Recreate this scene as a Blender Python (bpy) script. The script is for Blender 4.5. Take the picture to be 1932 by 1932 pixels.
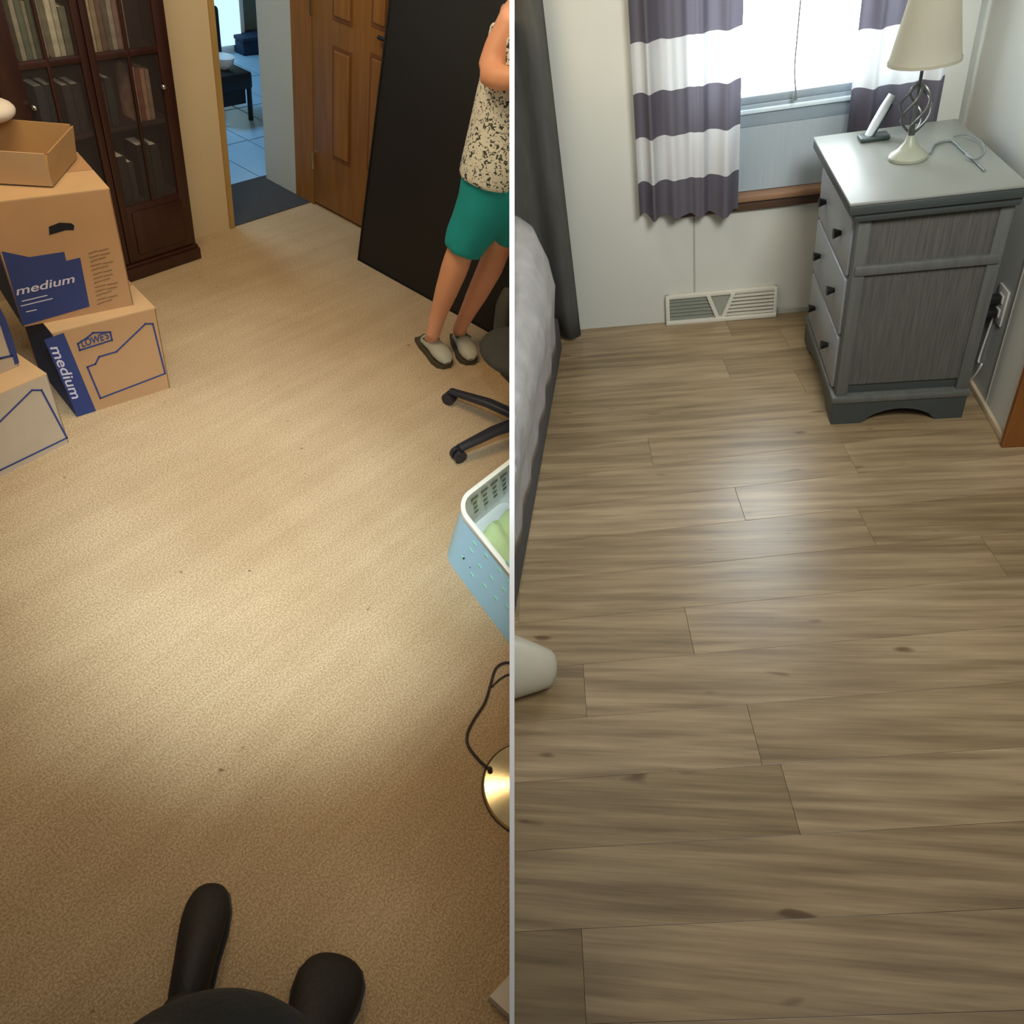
import bpy, bmesh, math, random
from mathutils import Vector, Matrix
random.seed(7)
for o in list(bpy.data.objects): bpy.data.objects.remove(o)
COL = bpy.context.scene.collection
# ------------------------------------------------------------------ camera
F = 1420.0                                   # focal length in pixels of the 1932 px frame
# camera axes (right, down, forward) as rows, in each room's own frame
AL = Matrix(((0.57950354,-0.7976182,0.16727479),(-0.50389469,-0.51199459,-0.69566635),(0.64051993,0.31885223,-0.69861826)))
AR = Matrix(((0.977214,0.13733847,-0.16183615),(-0.03218525,-0.65776174,-0.75253811),(-0.20980206,0.74059951,-0.63835371)))
HL, HR = 2.0, 1.5                            # lens height above the carpet and above the plank floor
cam = bpy.data.cameras.new('camera'); camo = bpy.data.objects.new('camera', cam); COL.objects.link(camo)
cam.sensor_width = 36; cam.sensor_fit = 'HORIZONTAL'; cam.lens = 36*F/1932; cam.clip_start = .02; cam.clip_end = 100
R3 = Matrix((AL[0], -AL[1], -AL[2])).transposed()
camo.matrix_world = Matrix.Translation((0,0,HL)) @ R3.to_4x4()
bpy.context.scene.camera = camo
sc = bpy.context.scene
sc.view_settings.view_transform = 'Standard'; sc.view_settings.look = 'None'
sc.view_settings.gamma = 1; sc.view_settings.use_curve_mapping = False; sc.view_settings.exposure = 0.0
MR = Matrix.Translation((0,0,HL)) @ (AL.transposed() @ AR).to_4x4() @ Matrix.Translation((0,0,-HR))   # plank room -> world
ML = Matrix.Identity(4)
# ------------------------------------------------------------------ world and large lights
w = bpy.data.worlds.new('world'); sc.world = w; w.use_nodes = True
w.node_tree.nodes['Background'].inputs[0].default_value = (.86,.93,1,1)
w.node_tree.nodes['Background'].inputs[1].default_value = .085
def lamp(name, kind, M, loc, target, power, color, size=1, size_y=None, spot=None, blend=.8):
    l = bpy.data.lights.new(name, kind); l.energy = power; l.color = color
    if kind == 'AREA':
        l.size = size
        if size_y: l.shape = 'RECTANGLE'; l.size_y = size_y
    else: l.shadow_soft_size = size
    if kind == 'SPOT': l.spot_size = spot; l.spot_blend = blend
    o = bpy.data.objects.new(name, l); COL.objects.link(o)
    d = Vector(target)-Vector(loc)
    o.matrix_world = M @ Matrix.Translation(loc) @ d.to_track_quat('-Z','Y').to_matrix().to_4x4()
    o.visible_camera = True
    return o
def camw(x, y, z): return Vector((0,0,HL)) + AL.transposed() @ Vector((x,y,z))
lamp('carpet_pool_spot', 'SPOT', ML, camw(-.04,-.50,.05), camw(-.70,-.06,2.15), 430, (.66,.84,1), .07, spot=math.radians(46), blend=1)  # makes the bright pool on the carpet; its source is unseen
lamp('warm_ceiling_light', 'AREA', ML, (1.2,1.9,2.7), (2.0,2.9,.5), 34, (1,.78,.50), .9)
lamp('next_room_daylight', 'AREA', ML, (2.6,5.6,2.4), (3.4,5.6,0), 95, (.36,.66,1), 1.2)
lamp('window_daylight', 'AREA', MR, (.45,3.22,1.25), (.40,0,.9), 72, (.86,.95,1), 1.5, 1.25)
rf = lamp('room_fill', 'AREA', MR, (.62,.5,2.1), (.25,2.9,.8), 24, (1,.99,.96), .6); rf.data.spread = math.radians(130)
lamp('added_lens_fill', 'POINT', ML, camw(0,-.25,-.1), camw(0,0,1), 4.5, (1,.97,.92), .06)  # added fill beside the lens, mainly to brighten the divider's near edge
lamp('added_near_fill', 'AREA', MR, (.5,-.4,2.4), (.25,.45,0), 9, (1,.95,.86), .7)  # added overhead fill that brightens the nearest planks, no real lamp there
# ------------------------------------------------------------------ pixel rays (used to read sizes off the photograph)
class Room:
    def __init__(s, A, h, M): s.A=A; s.c=Vector((0,0,h)); s.M=M; s.At=A.transposed()
    def ray(s, px, py): return s.At @ Vector((px-966, py-966, F))
    def z(s, px, py, z=0.0):
        d=s.ray(px,py); return s.c + d*((z-s.c.z)/d.z)
    def pl(s, px, py, p, n):
        d=s.ray(px,py); n=Vector(n); return s.c + d*(n.dot(Vector(p)-s.c)/n.dot(d))
    def v(s, px, py, b, off=0):
        n=Vector((b[0],b[1],0)).normalized(); return s.pl(px,py,Vector((b[0],b[1],0))+n*off,n)
    def H(s, b, py):
        c=s.A @ (Vector((b[0],b[1],0))-s.c); u=s.A.col[2]; k=(py-966)/F
        return (k*c.z-c.y)/(u[1]-k*u[2])
LR = Room(AL,HL,ML); RR = Room(AR,HR,MR)
D0 = 1.2; TH = D0*9.2/F/2                     # divider wall: distance of its near edge, half thickness
# ------------------------------------------------------------------ materials
def s2l(c):
    return tuple((x/12.92 if x<=.04045 else ((x+.055)/1.055)**2.4) for x in c)+(1,)
def hexc(h): return s2l(tuple(int(h[i:i+2],16)/255 for i in (0,2,4)))
def newmat(name):
    m=bpy.data.materials.new(name); m.use_nodes=True; return m, m.node_tree, m.node_tree.nodes['Principled BSDF']
def mat(name, col, rough=.6, var=.08, scale=8, stretch=(1,1,1), bump=0, bscale=60, metal=0, sheen=0, **kw):
    m,t,b=newmat(name); N=t.nodes; K=t.links
    c=hexc(col) if isinstance(col,str) else col
    b.inputs['Roughness'].default_value=rough; b.inputs['Metallic'].default_value=metal
    tc=N.new('ShaderNodeTexCoord'); mp=N.new('ShaderNodeMapping'); mp.inputs['Scale'].default_value=stretch
    K.new(tc.outputs['Object'],mp.inputs[0])
    n=N.new('ShaderNodeTexNoise'); n.inputs['Scale'].default_value=scale; n.inputs['Detail'].default_value=6
    K.new(mp.outputs[0],n.inputs['Vector'])
    r=N.new('ShaderNodeValToRGB'); r.color_ramp.elements[0].position=.3; r.color_ramp.elements[1].position=.7
    r.color_ramp.elements[0].color=tuple(x*(1-var) for x in c[:3])+(1,); r.color_ramp.elements[1].color=tuple(min(1,x*(1+var)) for x in c[:3])+(1,)
    K.new(n.outputs['Fac'],r.inputs[0]); K.new(r.outputs[0],b.inputs['Base Color'])
    if bump:
        n2=N.new('ShaderNodeTexNoise'); n2.inputs['Scale'].default_value=bscale; K.new(mp.outputs[0],n2.inputs['Vector'])
        bp=N.new('ShaderNodeBump'); bp.inputs['Strength'].default_value=bump; bp.inputs['Distance'].default_value=.01
        K.new(n2.outputs['Fac'],bp.inputs['Height']); K.new(bp.outputs[0],b.inputs['Normal'])
    for k,v in kw.items():
        k=k.replace('_',' '); b.inputs[k].default_value=v
    return m
M = {}
def carpet():
    m,t,b=newmat('tan cut pile carpet'); N=t.nodes; K=t.links
    tc=N.new('ShaderNodeTexCoord'); b.inputs['Roughness'].default_value=.95
    def noise(s,d=5,vec=None):
        n=N.new('ShaderNodeTexNoise'); n.inputs['Scale'].default_value=s; n.inputs['Detail'].default_value=d
        K.new(vec or tc.outputs['Object'],n.inputs['Vector']); return n.outputs['Fac']
    def ramp(f,a,b_,p=.35,q=.65):
        r=N.new('ShaderNodeValToRGB'); e=r.color_ramp.elements; e[0].position=p;e[1].position=q;e[0].color=a;e[1].color=b_; K.new(f,r.inputs[0]); return r.outputs[0]
    def mul(a,b_,f=1):
        x=N.new('ShaderNodeMix'); x.data_type='RGBA'; x.blend_type='MULTIPLY'; x.inputs[0].default_value=f; K.new(a,x.inputs[6]); K.new(b_,x.inputs[7]); return x.outputs[2]
    c=ramp(noise(190,3),hexc('aa8e66'),hexc('cdb38d'),.38,.62)
    c=mul(c,ramp(noise(2.2,6),(.86,.83,.78,1),(1,1,1,1)))
    mp=N.new('ShaderNodeMapping'); mp.inputs['Rotation'].default_value=(0,0,.9); mp.inputs['Scale'].default_value=(.7,14,1); K.new(tc.outputs['Object'],mp.inputs[0])
    c=mul(c,ramp(noise(1.3,2,mp.outputs[0]),(.94,.93,.91,1),(1,1,1,1),.4,.6))
    c=mul(c,ramp(noise(26,2),(.50,.42,.34,1),(1,1,1,1),.215,.27))
    K.new(c,b.inputs['Base Color'])
    bp=N.new('ShaderNodeBump'); bp.inputs['Strength'].default_value=.5; bp.inputs['Distance'].default_value=.006
    K.new(noise(260,2),bp.inputs['Height']); K.new(bp.outputs[0],b.inputs['Normal'])
    return m
M['carpet']=carpet()
def planks():
    m,t,b=newmat('grey brown plank'); N=t.nodes; K=t.links
    tc=N.new('ShaderNodeTexCoord'); oi=N.new('ShaderNodeObjectInfo')
    va=N.new('ShaderNodeVectorMath'); va.operation='MULTIPLY_ADD'; va.inputs[1].default_value=(37,11,5)
    K.new(oi.outputs['Random'],va.inputs[0]); K.new(tc.outputs['Object'],va.inputs[2])
    def noise(sc,scale,det=6,dist=0):
        mp=N.new('ShaderNodeMapping'); mp.inputs['Scale'].default_value=sc; K.new(va.outputs[0],mp.inputs[0])
        n=N.new('ShaderNodeTexNoise'); n.inputs['Scale'].default_value=scale; n.inputs['Detail'].default_value=det; n.inputs['Distortion'].default_value=dist
        K.new(mp.outputs[0],n.inputs['Vector']); return n.outputs['Fac']
    def ramp(f,a,b_,p,q):
        r=N.new('ShaderNodeValToRGB'); e=r.color_ramp.elements; e[0].position=p;e[1].position=q;e[0].color=a;e[1].color=b_; K.new(f,r.inputs[0]); return r.outputs[0]
    def mul(a,b_):
        x=N.new('ShaderNodeMix'); x.data_type='RGBA'; x.blend_type='MULTIPLY'; x.inputs[0].default_value=1; K.new(a,x.inputs[6]); K.new(b_,x.inputs[7]); return x.outputs[2]
    c=ramp(oi.outputs['Random'],hexc('93805f'),hexc('ab9776'),0,1)
    c=mul(c,ramp(noise((1.2,18,1),2.2,7,.15),(.62,.58,.54,1),(1.08,1.06,1.04,1),.33,.66))
    c=mul(c,ramp(noise((2,60,1),3,4),(.84,.83,.82,1),(1,1,1,1),.35,.6))
    c=mul(c,ramp(noise((5,15,1),1.5,1),(.42,.35,.29,1),(1,1,1,1),.20,.27))
    K.new(c,b.inputs['Base Color']); b.inputs['Roughness'].default_value=.33; b.inputs['Specular IOR Level'].default_value=.65
    return m
M['plank']=planks()
M['subfloor']=mat('plank joint','6f6353',.8,.05,9)
M['cream']=mat('cream painted wall','c2aa80',.8,.02,3)
M['hallgrey']=mat('pale grey hall paint','b9bfb6',.8,.02,3)
M['roomwall']=mat('off white wallboard','c1c3b9',.75,.02,3,bump=.05,bscale=30)
M['divider']=mat('white divider paint',(.93,.93,.93,1),.5,.0,3)
M['oak']=mat('honey oak','8a5e2a',.45,.16,3,(12,12,1))
M['oaktrim']=mat('oak trim','a07f45',.5,.12,3,(12,12,1))
M['oakdark']=mat('oak groove','6e4520',.5,.1,3,(12,12,1))
M['black']=mat('matte black laminate','161411',.6,.1,3)
M['blackedge']=mat('black edge','0d0c0a',.5,.1,3)
M['cherry']=mat('dark cherry wood','32170d',.38,.25,3,(10,10,1))
M['cherryin']=mat('cabinet interior','2a1812',.7,.2,3,(10,10,1))
M['card']=mat('corrugated cardboard','b0875c',.85,.06,5,bump=.05,bscale=20)
M['cardlight']=mat('cut cardboard edge','c39f72',.85,.05,8)
M['cardpale']=mat('pale cardboard','b5a187',.85,.05,6)
M['cardbrown']=mat('brown cardboard','a5804f',.85,.06,6)
M['navy']=mat('navy box print','27376b',.7,.06,8)
M['navydark']=mat('navy box side','2a4370',.75,.06,8)
M['ink']=mat('white print','c9c2cf',.7,.02,8)
M['brownink']=mat('brown print','7a5a3a',.7,.02,8)
M['hole']=mat('dark hole','0b0a10',.9,.02,8)
M['knob']=mat('polished nickel','d8d4cc',.15,.02,8,metal=1)
M['teal']=mat('teal cotton','0e9799',.8,.10,6,(1,1,1),bump=.3,bscale=9)
M['skin']=mat('skin','e0a27e',.55,.06,9,Subsurface_Weight=.1)
M['clog']=mat('sage grey clog','aba892',.6,.05,9)
M['clogsole']=mat('dark clog sole','473d28',.7,.05,9)
M['liner']=mat('green grey clog lining','4f5b48',.9,.1,20)
M['chairblack']=mat('black nylon','26262a',.38,.08,9)
M['chairfab']=mat('charcoal upholstery','3b3a33',.85,.1,30,bump=.2,bscale=90)
M['blue']=mat('light blue plastic','abddf6',.35,.02,9)
M['white']=mat('ivory plastic','eeeee0',.4,.02,9)
M['lime']=mat('pale green cloth','bcd29a',.8,.1,9,bump=.3,bscale=10)
M['mint']=mat('mint plastic','97dcc8',.4,.02,9)
M['grout2']=mat('soft grout','5f8298',.9,.05,5)
M['darkslot']=mat('slot shadow','70705f',.8,.02,9)
M['cordbrown']=mat('brown cord','2e2216',.5,.02,9)
M['brass']=mat('brushed champagne steel','e2cfa0',.25,.05,4,(1,30,1),metal=1)
M['paper']=mat('white carton','d5c9b6',.7,.02,9)
M['shoe']=mat('black shoe leather','14100c',.6,.15,25,bump=.2,bscale=60)
M['denim']=mat('black trousers','151512',.85,.12,18,bump=.2,bscale=80)
M['mat']=mat('charcoal entry carpet','3b3a3a',.95,.12,60,bump=.4,bscale=200)
M['tile']=mat('blue grey tile','93b8d0',.35,.05,5)
M['grout']=mat('dark grout','31506a',.9,.05,5)
M['farwall']=mat('grey green wall','6c7b72',.8,.03,5)
M['farblue']=mat('dark navy cloth','0d2a44',.8,.1,5)
M['farblack']=mat('near black lacquer','0b131c',.5,.1,5)
M['farwhite']=mat('white enamel','dfe6ea',.4,.02,5)
# plank room
M['quilt']=mat('light grey quilt','a39f9b',.9,.12,14,bump=.5,bscale=22)
M['bedframe']=mat('charcoal bed fabric','4a4846',.9,.1,30)
M['drape']=mat('dark grey drape','4b4b46',.9,.12,10,(6,6,1))
M['dress']=mat('weathered grey paint','565853',.5,.14,5,(14,14,1))
M['dresstop']=mat('grey dresser top','82867f',.33,.05,5)
M['dressdark']=mat('dark grey moulding','3a403e',.45,.08,5)
M['weave']=mat('woven grey panel','504f49',.75,.22,4,(40,40,2),bump=.5,bscale=6)
M['drawer']=mat('satin grey drawer','84888a',.4,.06,5)
M['metaldark']=mat('pewter metal','5f625f',.35,.1,9,metal=.7)
M['lampbase']=mat('antique grey green','8e9382',.4,.12,9)
M['phonewhite']=mat('pale grey plastic','bcc6cc',.4,.02,9)
M['phonedark']=mat('dark green plastic','2c3c3a',.4,.02,9)
M['cordgrey']=mat('grey cord','6c7573',.5,.02,9)
M['cordblack']=mat('black cord','101010',.5,.02,9)
M['outlet']=mat('white outlet','c9c7bf',.4,.02,9)
M['sash']=mat('grey blue vinyl sash','8c9ba5',.4,.03,9)
M['sash_highlight']=mat('pale sash highlight','c8dbe2',.4,.03,9)
M['screen']=mat('grey blue panel','9ca9b0',.6,.04,6,(20,1,1))
M['sill']=mat('worn wood sill','8a6a50',.5,.2,6,(1,12,12))
M['sillold']=mat('dark wood sill edge','4c3628',.5,.1,6)
M['vent']=mat('ivory painted steel','c9c8ba',.4,.02,9)
M['ventgrey']=mat('vent louvre grey','8f9487',.5,.03,9)
M['trimwood']=mat('orange brown casing','7b4a1c',.45,.15,4,(12,12,1))
M['trimpale']=mat('pale corner trim','c4b296',.6,.05,5)
M['tube']=mat('cream plastic post','b9b4a0',.4,.03,9)
M['seam']=mat('wall seam','a0a096',.8,.03,5)
def glass(name, tint=(1,1,1,1), rough=.02, a=.12):
    m,t,b=newmat(name); b.inputs['Base Color'].default_value=tint; b.inputs['Roughness'].default_value=rough
    b.inputs['Alpha'].default_value=a; b.inputs['IOR'].default_value=1.45; return m
M['glass']=glass('cabinet glass',(.10,.08,.07,1),.08,.14)
M['pane']=glass('window glass',(.9,.95,1,1),.03,.05)
def cloth(name, bands, dark, light, trans=.35):
    """striped curtain: bands = z heights where the colour flips, first band (lowest) dark"""
    m,t,b=newmat(name); N=t.nodes; K=t.links
    tc=N.new('ShaderNodeTexCoord'); sp=N.new('ShaderNodeSeparateXYZ'); K.new(tc.outputs['Object'],sp.inputs[0])
    r=N.new('ShaderNodeValToRGB'); r.color_ramp.interpolation='CONSTANT'
    e=r.color_ramp.elements; e[0].position=0; e[0].color=dark; e[1].position=bands[0]/2; e[1].color=light
    for i,z in enumerate(bands[1:]):
        x=e.new(z/2); x.color=dark if i%2==0 else light
    mu=N.new('ShaderNodeMath'); mu.operation='MULTIPLY'; mu.inputs[1].default_value=.5; K.new(sp.outputs[2],mu.inputs[0]); K.new(mu.outputs[0],r.inputs[0])
    K.new(r.outputs[0],b.inputs['Base Color']); b.inputs['Roughness'].default_value=.9
    tr=N.new('ShaderNodeBsdfTranslucent'); K.new(r.outputs[0],tr.inputs[0]); mx=N.new('ShaderNodeMixShader'); mx.inputs[0].default_value=trans
    K.new(b.outputs[0],mx.inputs[1]); K.new(tr.outputs[0],mx.inputs[2]); K.new(mx.outputs[0],t.nodes['Material Output'].inputs[0]); return m
def shade_mat():
    m,t,b=newmat('cream lampshade fabric'); N=t.nodes; K=t.links; c=hexc('d0cdbd')
    b.inputs['Base Color'].default_value=c; b.inputs['Roughness'].default_value=.9
    tr=N.new('ShaderNodeBsdfTranslucent'); tr.inputs[0].default_value=c; mx=N.new('ShaderNodeMixShader'); mx.inputs[0].default_value=.3
    K.new(b.outputs[0],mx.inputs[1]); K.new(tr.outputs[0],mx.inputs[2]); K.new(mx.outputs[0],t.nodes['Material Output'].inputs[0]); return m
M['shade']=shade_mat()
def print_top():
    m,t,b=newmat('white cotton with small black marks'); N=t.nodes; K=t.links
    tc=N.new('ShaderNodeTexCoord'); v=N.new('ShaderNodeTexNoise'); v.inputs['Scale'].default_value=72; v.inputs['Detail'].default_value=1; v.inputs['Distortion'].default_value=1.2
    K.new(tc.outputs['Object'],v.inputs['Vector'])
    r=N.new('ShaderNodeValToRGB'); e=r.color_ramp.elements; e[0].position=.40;e[1].position=.45;e[0].color=hexc('3a423c');e[1].color=hexc('deded0'); K.new(v.outputs['Fac'],r.inputs[0])
    K.new(r.outputs[0],b.inputs['Base Color']); b.inputs['Roughness'].default_value=.9; return m
M['print']=print_top()
# ------------------------------------------------------------------ mesh helpers
class B:
    """collects geometry in room coordinates and links it as ONE mesh object"""
    def __init__(s): s.bm=bmesh.new()
    def box(s,x0,x1,y0,y1,z0,z1,bev=0,mtx=None):
        vs=[s.bm.verts.new((x,y,z)) for x in (x0,x1) for y in (y0,y1) for z in (z0,z1)]
        fs=[s.bm.faces.new([vs[i] for i in q]) for q in ((0,1,3,2),(4,6,7,5),(0,4,5,1),(2,3,7,6),(0,2,6,4),(1,5,7,3))]
        if bev:
            es=list({e for f in fs for e in f.edges}); bmesh.ops.bevel(s.bm,geom=es,offset=bev,segments=2,affect='EDGES',profile=.5)
        if mtx is not None: bmesh.ops.transform(s.bm,matrix=mtx,verts=vs if not bev else s.bm.verts)
        return s
    def prism(s,pts,d):
        """polygon of 3D points extruded by vector d"""
        d=Vector(d); a=[s.bm.verts.new(p) for p in pts]; b=[s.bm.verts.new(Vector(p)+d) for p in pts]; n=len(a)
        s.bm.faces.new(a); s.bm.faces.new(b[::-1])
        for i in range(n): s.bm.faces.new((a[i],b[i],b[(i+1)%n],a[(i+1)%n]))
        return s
    def tube(s,pts,rad,n=12,up=None,cap=True):
        """tube through pts; rad: numbers or (side, other) pairs"""
        pts=[Vector(p) for p in pts]; rings=[]; ref=None
        if not isinstance(rad,(list,tuple)): rad=[rad]*len(pts)
        for i,p in enumerate(pts):
            t=(pts[min(i+1,len(pts)-1)]-pts[max(i-1,0)]).normalized()
            if up is not None: a=Vector(up).cross(t)
            elif ref is None: a=t.orthogonal()
            else: a=ref-t*ref.dot(t)
            if a.length<1e-6: a=t.orthogonal()
            a.normalize(); ref=a; b=t.cross(a); r=rad[i]; r1,r2=(r if isinstance(r,(tuple,list)) else (r,r))
            rings.append([s.bm.verts.new(p+a*(math.cos(k*math.tau/n)*r1)+b*(math.sin(k*math.tau/n)*r2)) for k in range(n)])
        for q,r in zip(rings,rings[1:]):
            for k in range(n): s.bm.faces.new((q[k],q[(k+1)%n],r[(k+1)%n],r[k]))
        if cap: s.bm.faces.new(rings[0][::-1]); s.bm.faces.new(rings[-1])
        return s
    def lathe(s,c,prof,n=32,cap=True):
        c=Vector(c); rings=[[s.bm.verts.new(c+Vector((math.cos(k*math.tau/n)*r,math.sin(k*math.tau/n)*r,z))) for k in range(n)] for r,z in prof]
        for q,r in zip(rings,rings[1:]):
            for k in range(n): s.bm.faces.new((q[k],q[(k+1)%n],r[(k+1)%n],r[k]))
        if cap: s.bm.faces.new(rings[0][::-1]); s.bm.faces.new(rings[-1])
        return s
    def ball(s,c,r,seg=16):
        r=r if isinstance(r,(tuple,list)) else (r,r,r)
        bmesh.ops.create_uvsphere(s.bm,u_segments=seg,v_segments=seg//2+2,radius=1,matrix=Matrix.Translation(c)@Matrix.Diagonal((*r,1))); return s
    def grid(s,nu,nv,f,thick=0):
        g=[[s.bm.verts.new(f(i/nu,j/nv)) for j in range(nv+1)] for i in range(nu+1)]
        for i in range(nu):
            for j in range(nv): s.bm.faces.new((g[i][j],g[i+1][j],g[i+1][j+1],g[i][j+1]))
        if thick:
            s.bm.normal_update(); bmesh.ops.solidify(s.bm,geom=s.bm.faces[:],thickness=thick)
        return s
    def clip(s,room):
        """end the mesh where it meets the divider wall"""
        n=(room.At @ Vector((1,0,0))); sg=-1 if room is LR else 1
        co=room.c+n*(sg*(TH+.0002))
        g=s.bm.verts[:]+s.bm.edges[:]+s.bm.faces[:]
        r=bmesh.ops.bisect_plane(s.bm,geom=g,plane_co=co,plane_no=n*(-sg),clear_outer=True)
        es=[e for e in s.bm.edges if e.is_boundary]
        try: bmesh.ops.holes_fill(s.bm,edges=es,sides=0)
        except Exception: pass
        return s
    def build(s,name,m,parent,smooth=False,origin=None,clip=None,sub=0,remesh=0):
        """parent: an object made by thing()/build(), or a Room for a top-level object"""
        if remesh:
            me=bpy.data.meshes.new('t'); bmesh.ops.recalc_face_normals(s.bm,faces=s.bm.faces[:]); s.bm.to_mesh(me); o=bpy.data.objects.new('t',me); COL.objects.link(o)
            md=o.modifiers.new('r','REMESH'); md.mode='VOXEL'; md.voxel_size=remesh
            sm=o.modifiers.new('s','SMOOTH'); sm.iterations=6; sm.factor=.5
            dg=bpy.context.evaluated_depsgraph_get(); me2=bpy.data.meshes.new_from_object(o.evaluated_get(dg)); bpy.data.objects.remove(o)
            s.bm.free(); s.bm=bmesh.new(); s.bm.from_mesh(me2); bpy.data.meshes.remove(me2); smooth=True
        if clip: s.clip(clip)
        top=isinstance(parent,Room)
        if top:
            if origin is None:
                vs=[v.co for v in s.bm.verts]; zmin=min(v.z for v in vs)
                origin=Vector((sum(v.x for v in vs)/len(vs),sum(v.y for v in vs)/len(vs),zmin))
            org=Vector(origin)
        else: org=Vector(parent['o_'])
        bmesh.ops.recalc_face_normals(s.bm,faces=s.bm.faces[:])
        bmesh.ops.translate(s.bm,vec=-org,verts=s.bm.verts[:])
        me=bpy.data.meshes.new(name); s.bm.to_mesh(me); s.bm.free()
        me.materials.append(M[m] if isinstance(m,str) else m)
        if smooth:
            me.polygons.foreach_set('use_smooth',[True]*len(me.polygons))
            if smooth!='all':
                try: me.set_sharp_from_angle(angle=math.radians(40))
                except Exception: pass
        o=bpy.data.objects.new(name,me); COL.objects.link(o); o['o_']=tuple(org)
        if sub: md=o.modifiers.new('subdivision','SUBSURF'); md.levels=sub; md.render_levels=sub
        if top: o.matrix_world=parent.M@Matrix.Translation(org)
        else: o.parent=parent
        return o
def tag(o,label=None,cat=None,group=None,kind=None):
    if label: o['label']=label
    if cat: o['category']=cat
    if group: o['group']=group
    if kind: o['kind']=kind
    return o
def thing(name,label,cat,room,loc,group=None):
    o=bpy.data.objects.new(name,None); COL.objects.link(o); loc=Vector(loc); o['o_']=tuple(loc)
    o.matrix_world=room.M@Matrix.Translation(loc); o.empty_display_size=.05
    return tag(o,label,cat,group)
def struct(o): o['kind']='structure'; return o
def part(o,label): o['label']=label; return o
def spline(pts,n=8):
    pts=[Vector(p) for p in pts]; out=[]
    for i in range(len(pts)-1):
        p0=pts[max(i-1,0)];p1=pts[i];p2=pts[i+1];p3=pts[min(i+2,len(pts)-1)]
        for k in range(n):
            t=k/n; out.append(.5*((2*p1)+(p2-p0)*t+(2*p0-5*p1+4*p2-p3)*t*t+(3*p1-p0-3*p2+p3)*t**3))
    return out+[pts[-1]]
def text_mesh(body,u,v,o,depth=.0006,bold=0,shear=0):
    """flat lettering: origin o, u = vector of one line length, v = vector of letter height"""
    c=bpy.data.curves.new('t','FONT'); c.body=body; c.offset=bold; c.shear=shear; ob=bpy.data.objects.new('t',c); COL.objects.link(ob)
    dg=bpy.context.evaluated_depsgraph_get(); me=bpy.data.meshes.new_from_object(ob.evaluated_get(dg)); bpy.data.objects.remove(ob)
    xs=[p.co.x for p in me.vertices]; ys=[p.co.y for p in me.vertices]; x0,x1=min(xs),max(xs); y0,y1=min(ys),max(ys)
    b=B(); b.bm.from_mesh(me)
    for q in b.bm.verts: q.co=Vector(o)+Vector(u)*((q.co.x-x0)/(x1-x0))+Vector(v)*((q.co.y-y0)/(y1-y0))
    return b
# =================================================================== DIVIDER between the two rooms
b=B(); bt=AL.transposed()
pp=[(y,z) for y,z in ((-1.4,D0),(1.3,D0),(2.2,2.2),(2.6,4.2),(1.0,6.4),(-2.2,6.4))]
b.prism([Vector((0,0,HL))+bt@Vector((-TH,y,z)) for y,z in pp], bt@Vector((2*TH,0,0)))
struct(b.build('wall_middle','divider',LR))
# =================================================================== CARPET ROOM
b=B(); b.box(-1.6,3.6,-1.2,3.25,-.05,0); struct(b.build('floor','carpet',LR,clip=LR,origin=(0,0,0)))
WY=3.25; JX=2.478; JX2=3.03
b=B(); b.box(-.4,JX,WY,WY+.1,-.05,2.4); b.box(JX,JX2,WY,WY+.1,2.0,2.4); b.box(JX2+.045,3.7,WY,WY+.1,-.05,2.4)
struct(b.build('wall_back','cream',LR,clip=LR))
b=B(); b.box(JX-.022,JX+.006,WY-.012,WY+.115,0,2.0,.003); struct(b.build('trim_1','oaktrim',LR))
b=B(); b.box(JX2-.004,JX2+.045,WY-.03,WY+.115,0,2.0,.003); struct(b.build('trim_2','oak',LR,clip=LR))
# hall beyond the doorway
b=B(); b.box(JX-.02,JX2+.02,WY,3.655,-.05,.004); struct(b.build('floor_hall','mat',LR))
b=B(); b.box(JX2,JX2+.08,WY+.115,3.62,0,2.4); struct(b.build('wall_hall','hallgrey',LR))
fl=B().box(1.6,5.2,3.655,8.6,-.05,-.003).build('floor_tiled','grout2',LR); struct(fl)
proto=None
k=0
for i in range(9):
    for j in range(10):
        x=2.42+i*.30; y=3.66+j*.46
        if k==0: proto=B().box(x,x+.293,y,y+.453,-.003,.001,.002).build('tile','tile',fl); base=(x,y)
        else:
            o=proto.copy(); COL.objects.link(o); o.parent=fl; o.location=(x-base[0],y-base[1],0)
        k+=1
fz=LR.z(480,104); FY=fz.y+.16
b=B(); b.box(1.6,6.2,FY,FY+.1,0,3); struct(b.build('wall_far','farwall',LR))
def far(px,py,y): return LR.pl(px,py,(0,y,0),(0,1,0))
w0=far(430,80,FY); w1=far(446,80,FY)
wn=struct(B().box(w0.x-.3,w1.x+.05,FY-.05,FY,w0.z-.06,2.9).build('window_2','farwhite',LR))
def lit(name,col,s):
    m,t,b_=newmat(name); b_.inputs['Base Color'].default_value=(0,0,0,1); b_.inputs['Emission Color'].default_value=col; b_.inputs['Emission Strength'].default_value=s; return m
M['daylit']=lit('daylit far window',(.62,.95,1,1),1.1)
struct(B().box(w0.x-.25,w1.x,FY-.065,FY-.05,w0.z,2.85).build('pane','daylit',wn))
s0=far(458,72,fz.y)
t=thing('storage_bench','low dark navy bench along the far wall seen through the doorway','bench',LR,(s0.x+.7,fz.y+.07,0))
B().box(s0.x,s0.x+1.5,fz.y,FY-.005,.0,s0.z-.03,.01).build('body','farblue',t,True)
B().box(s0.x-.01,s0.x+1.51,fz.y-.015,FY-.004,s0.z-.03,s0.z,.008).build('lid','farblue',t,True)
cb=LR.z(476,226); cy=cb.y
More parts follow.
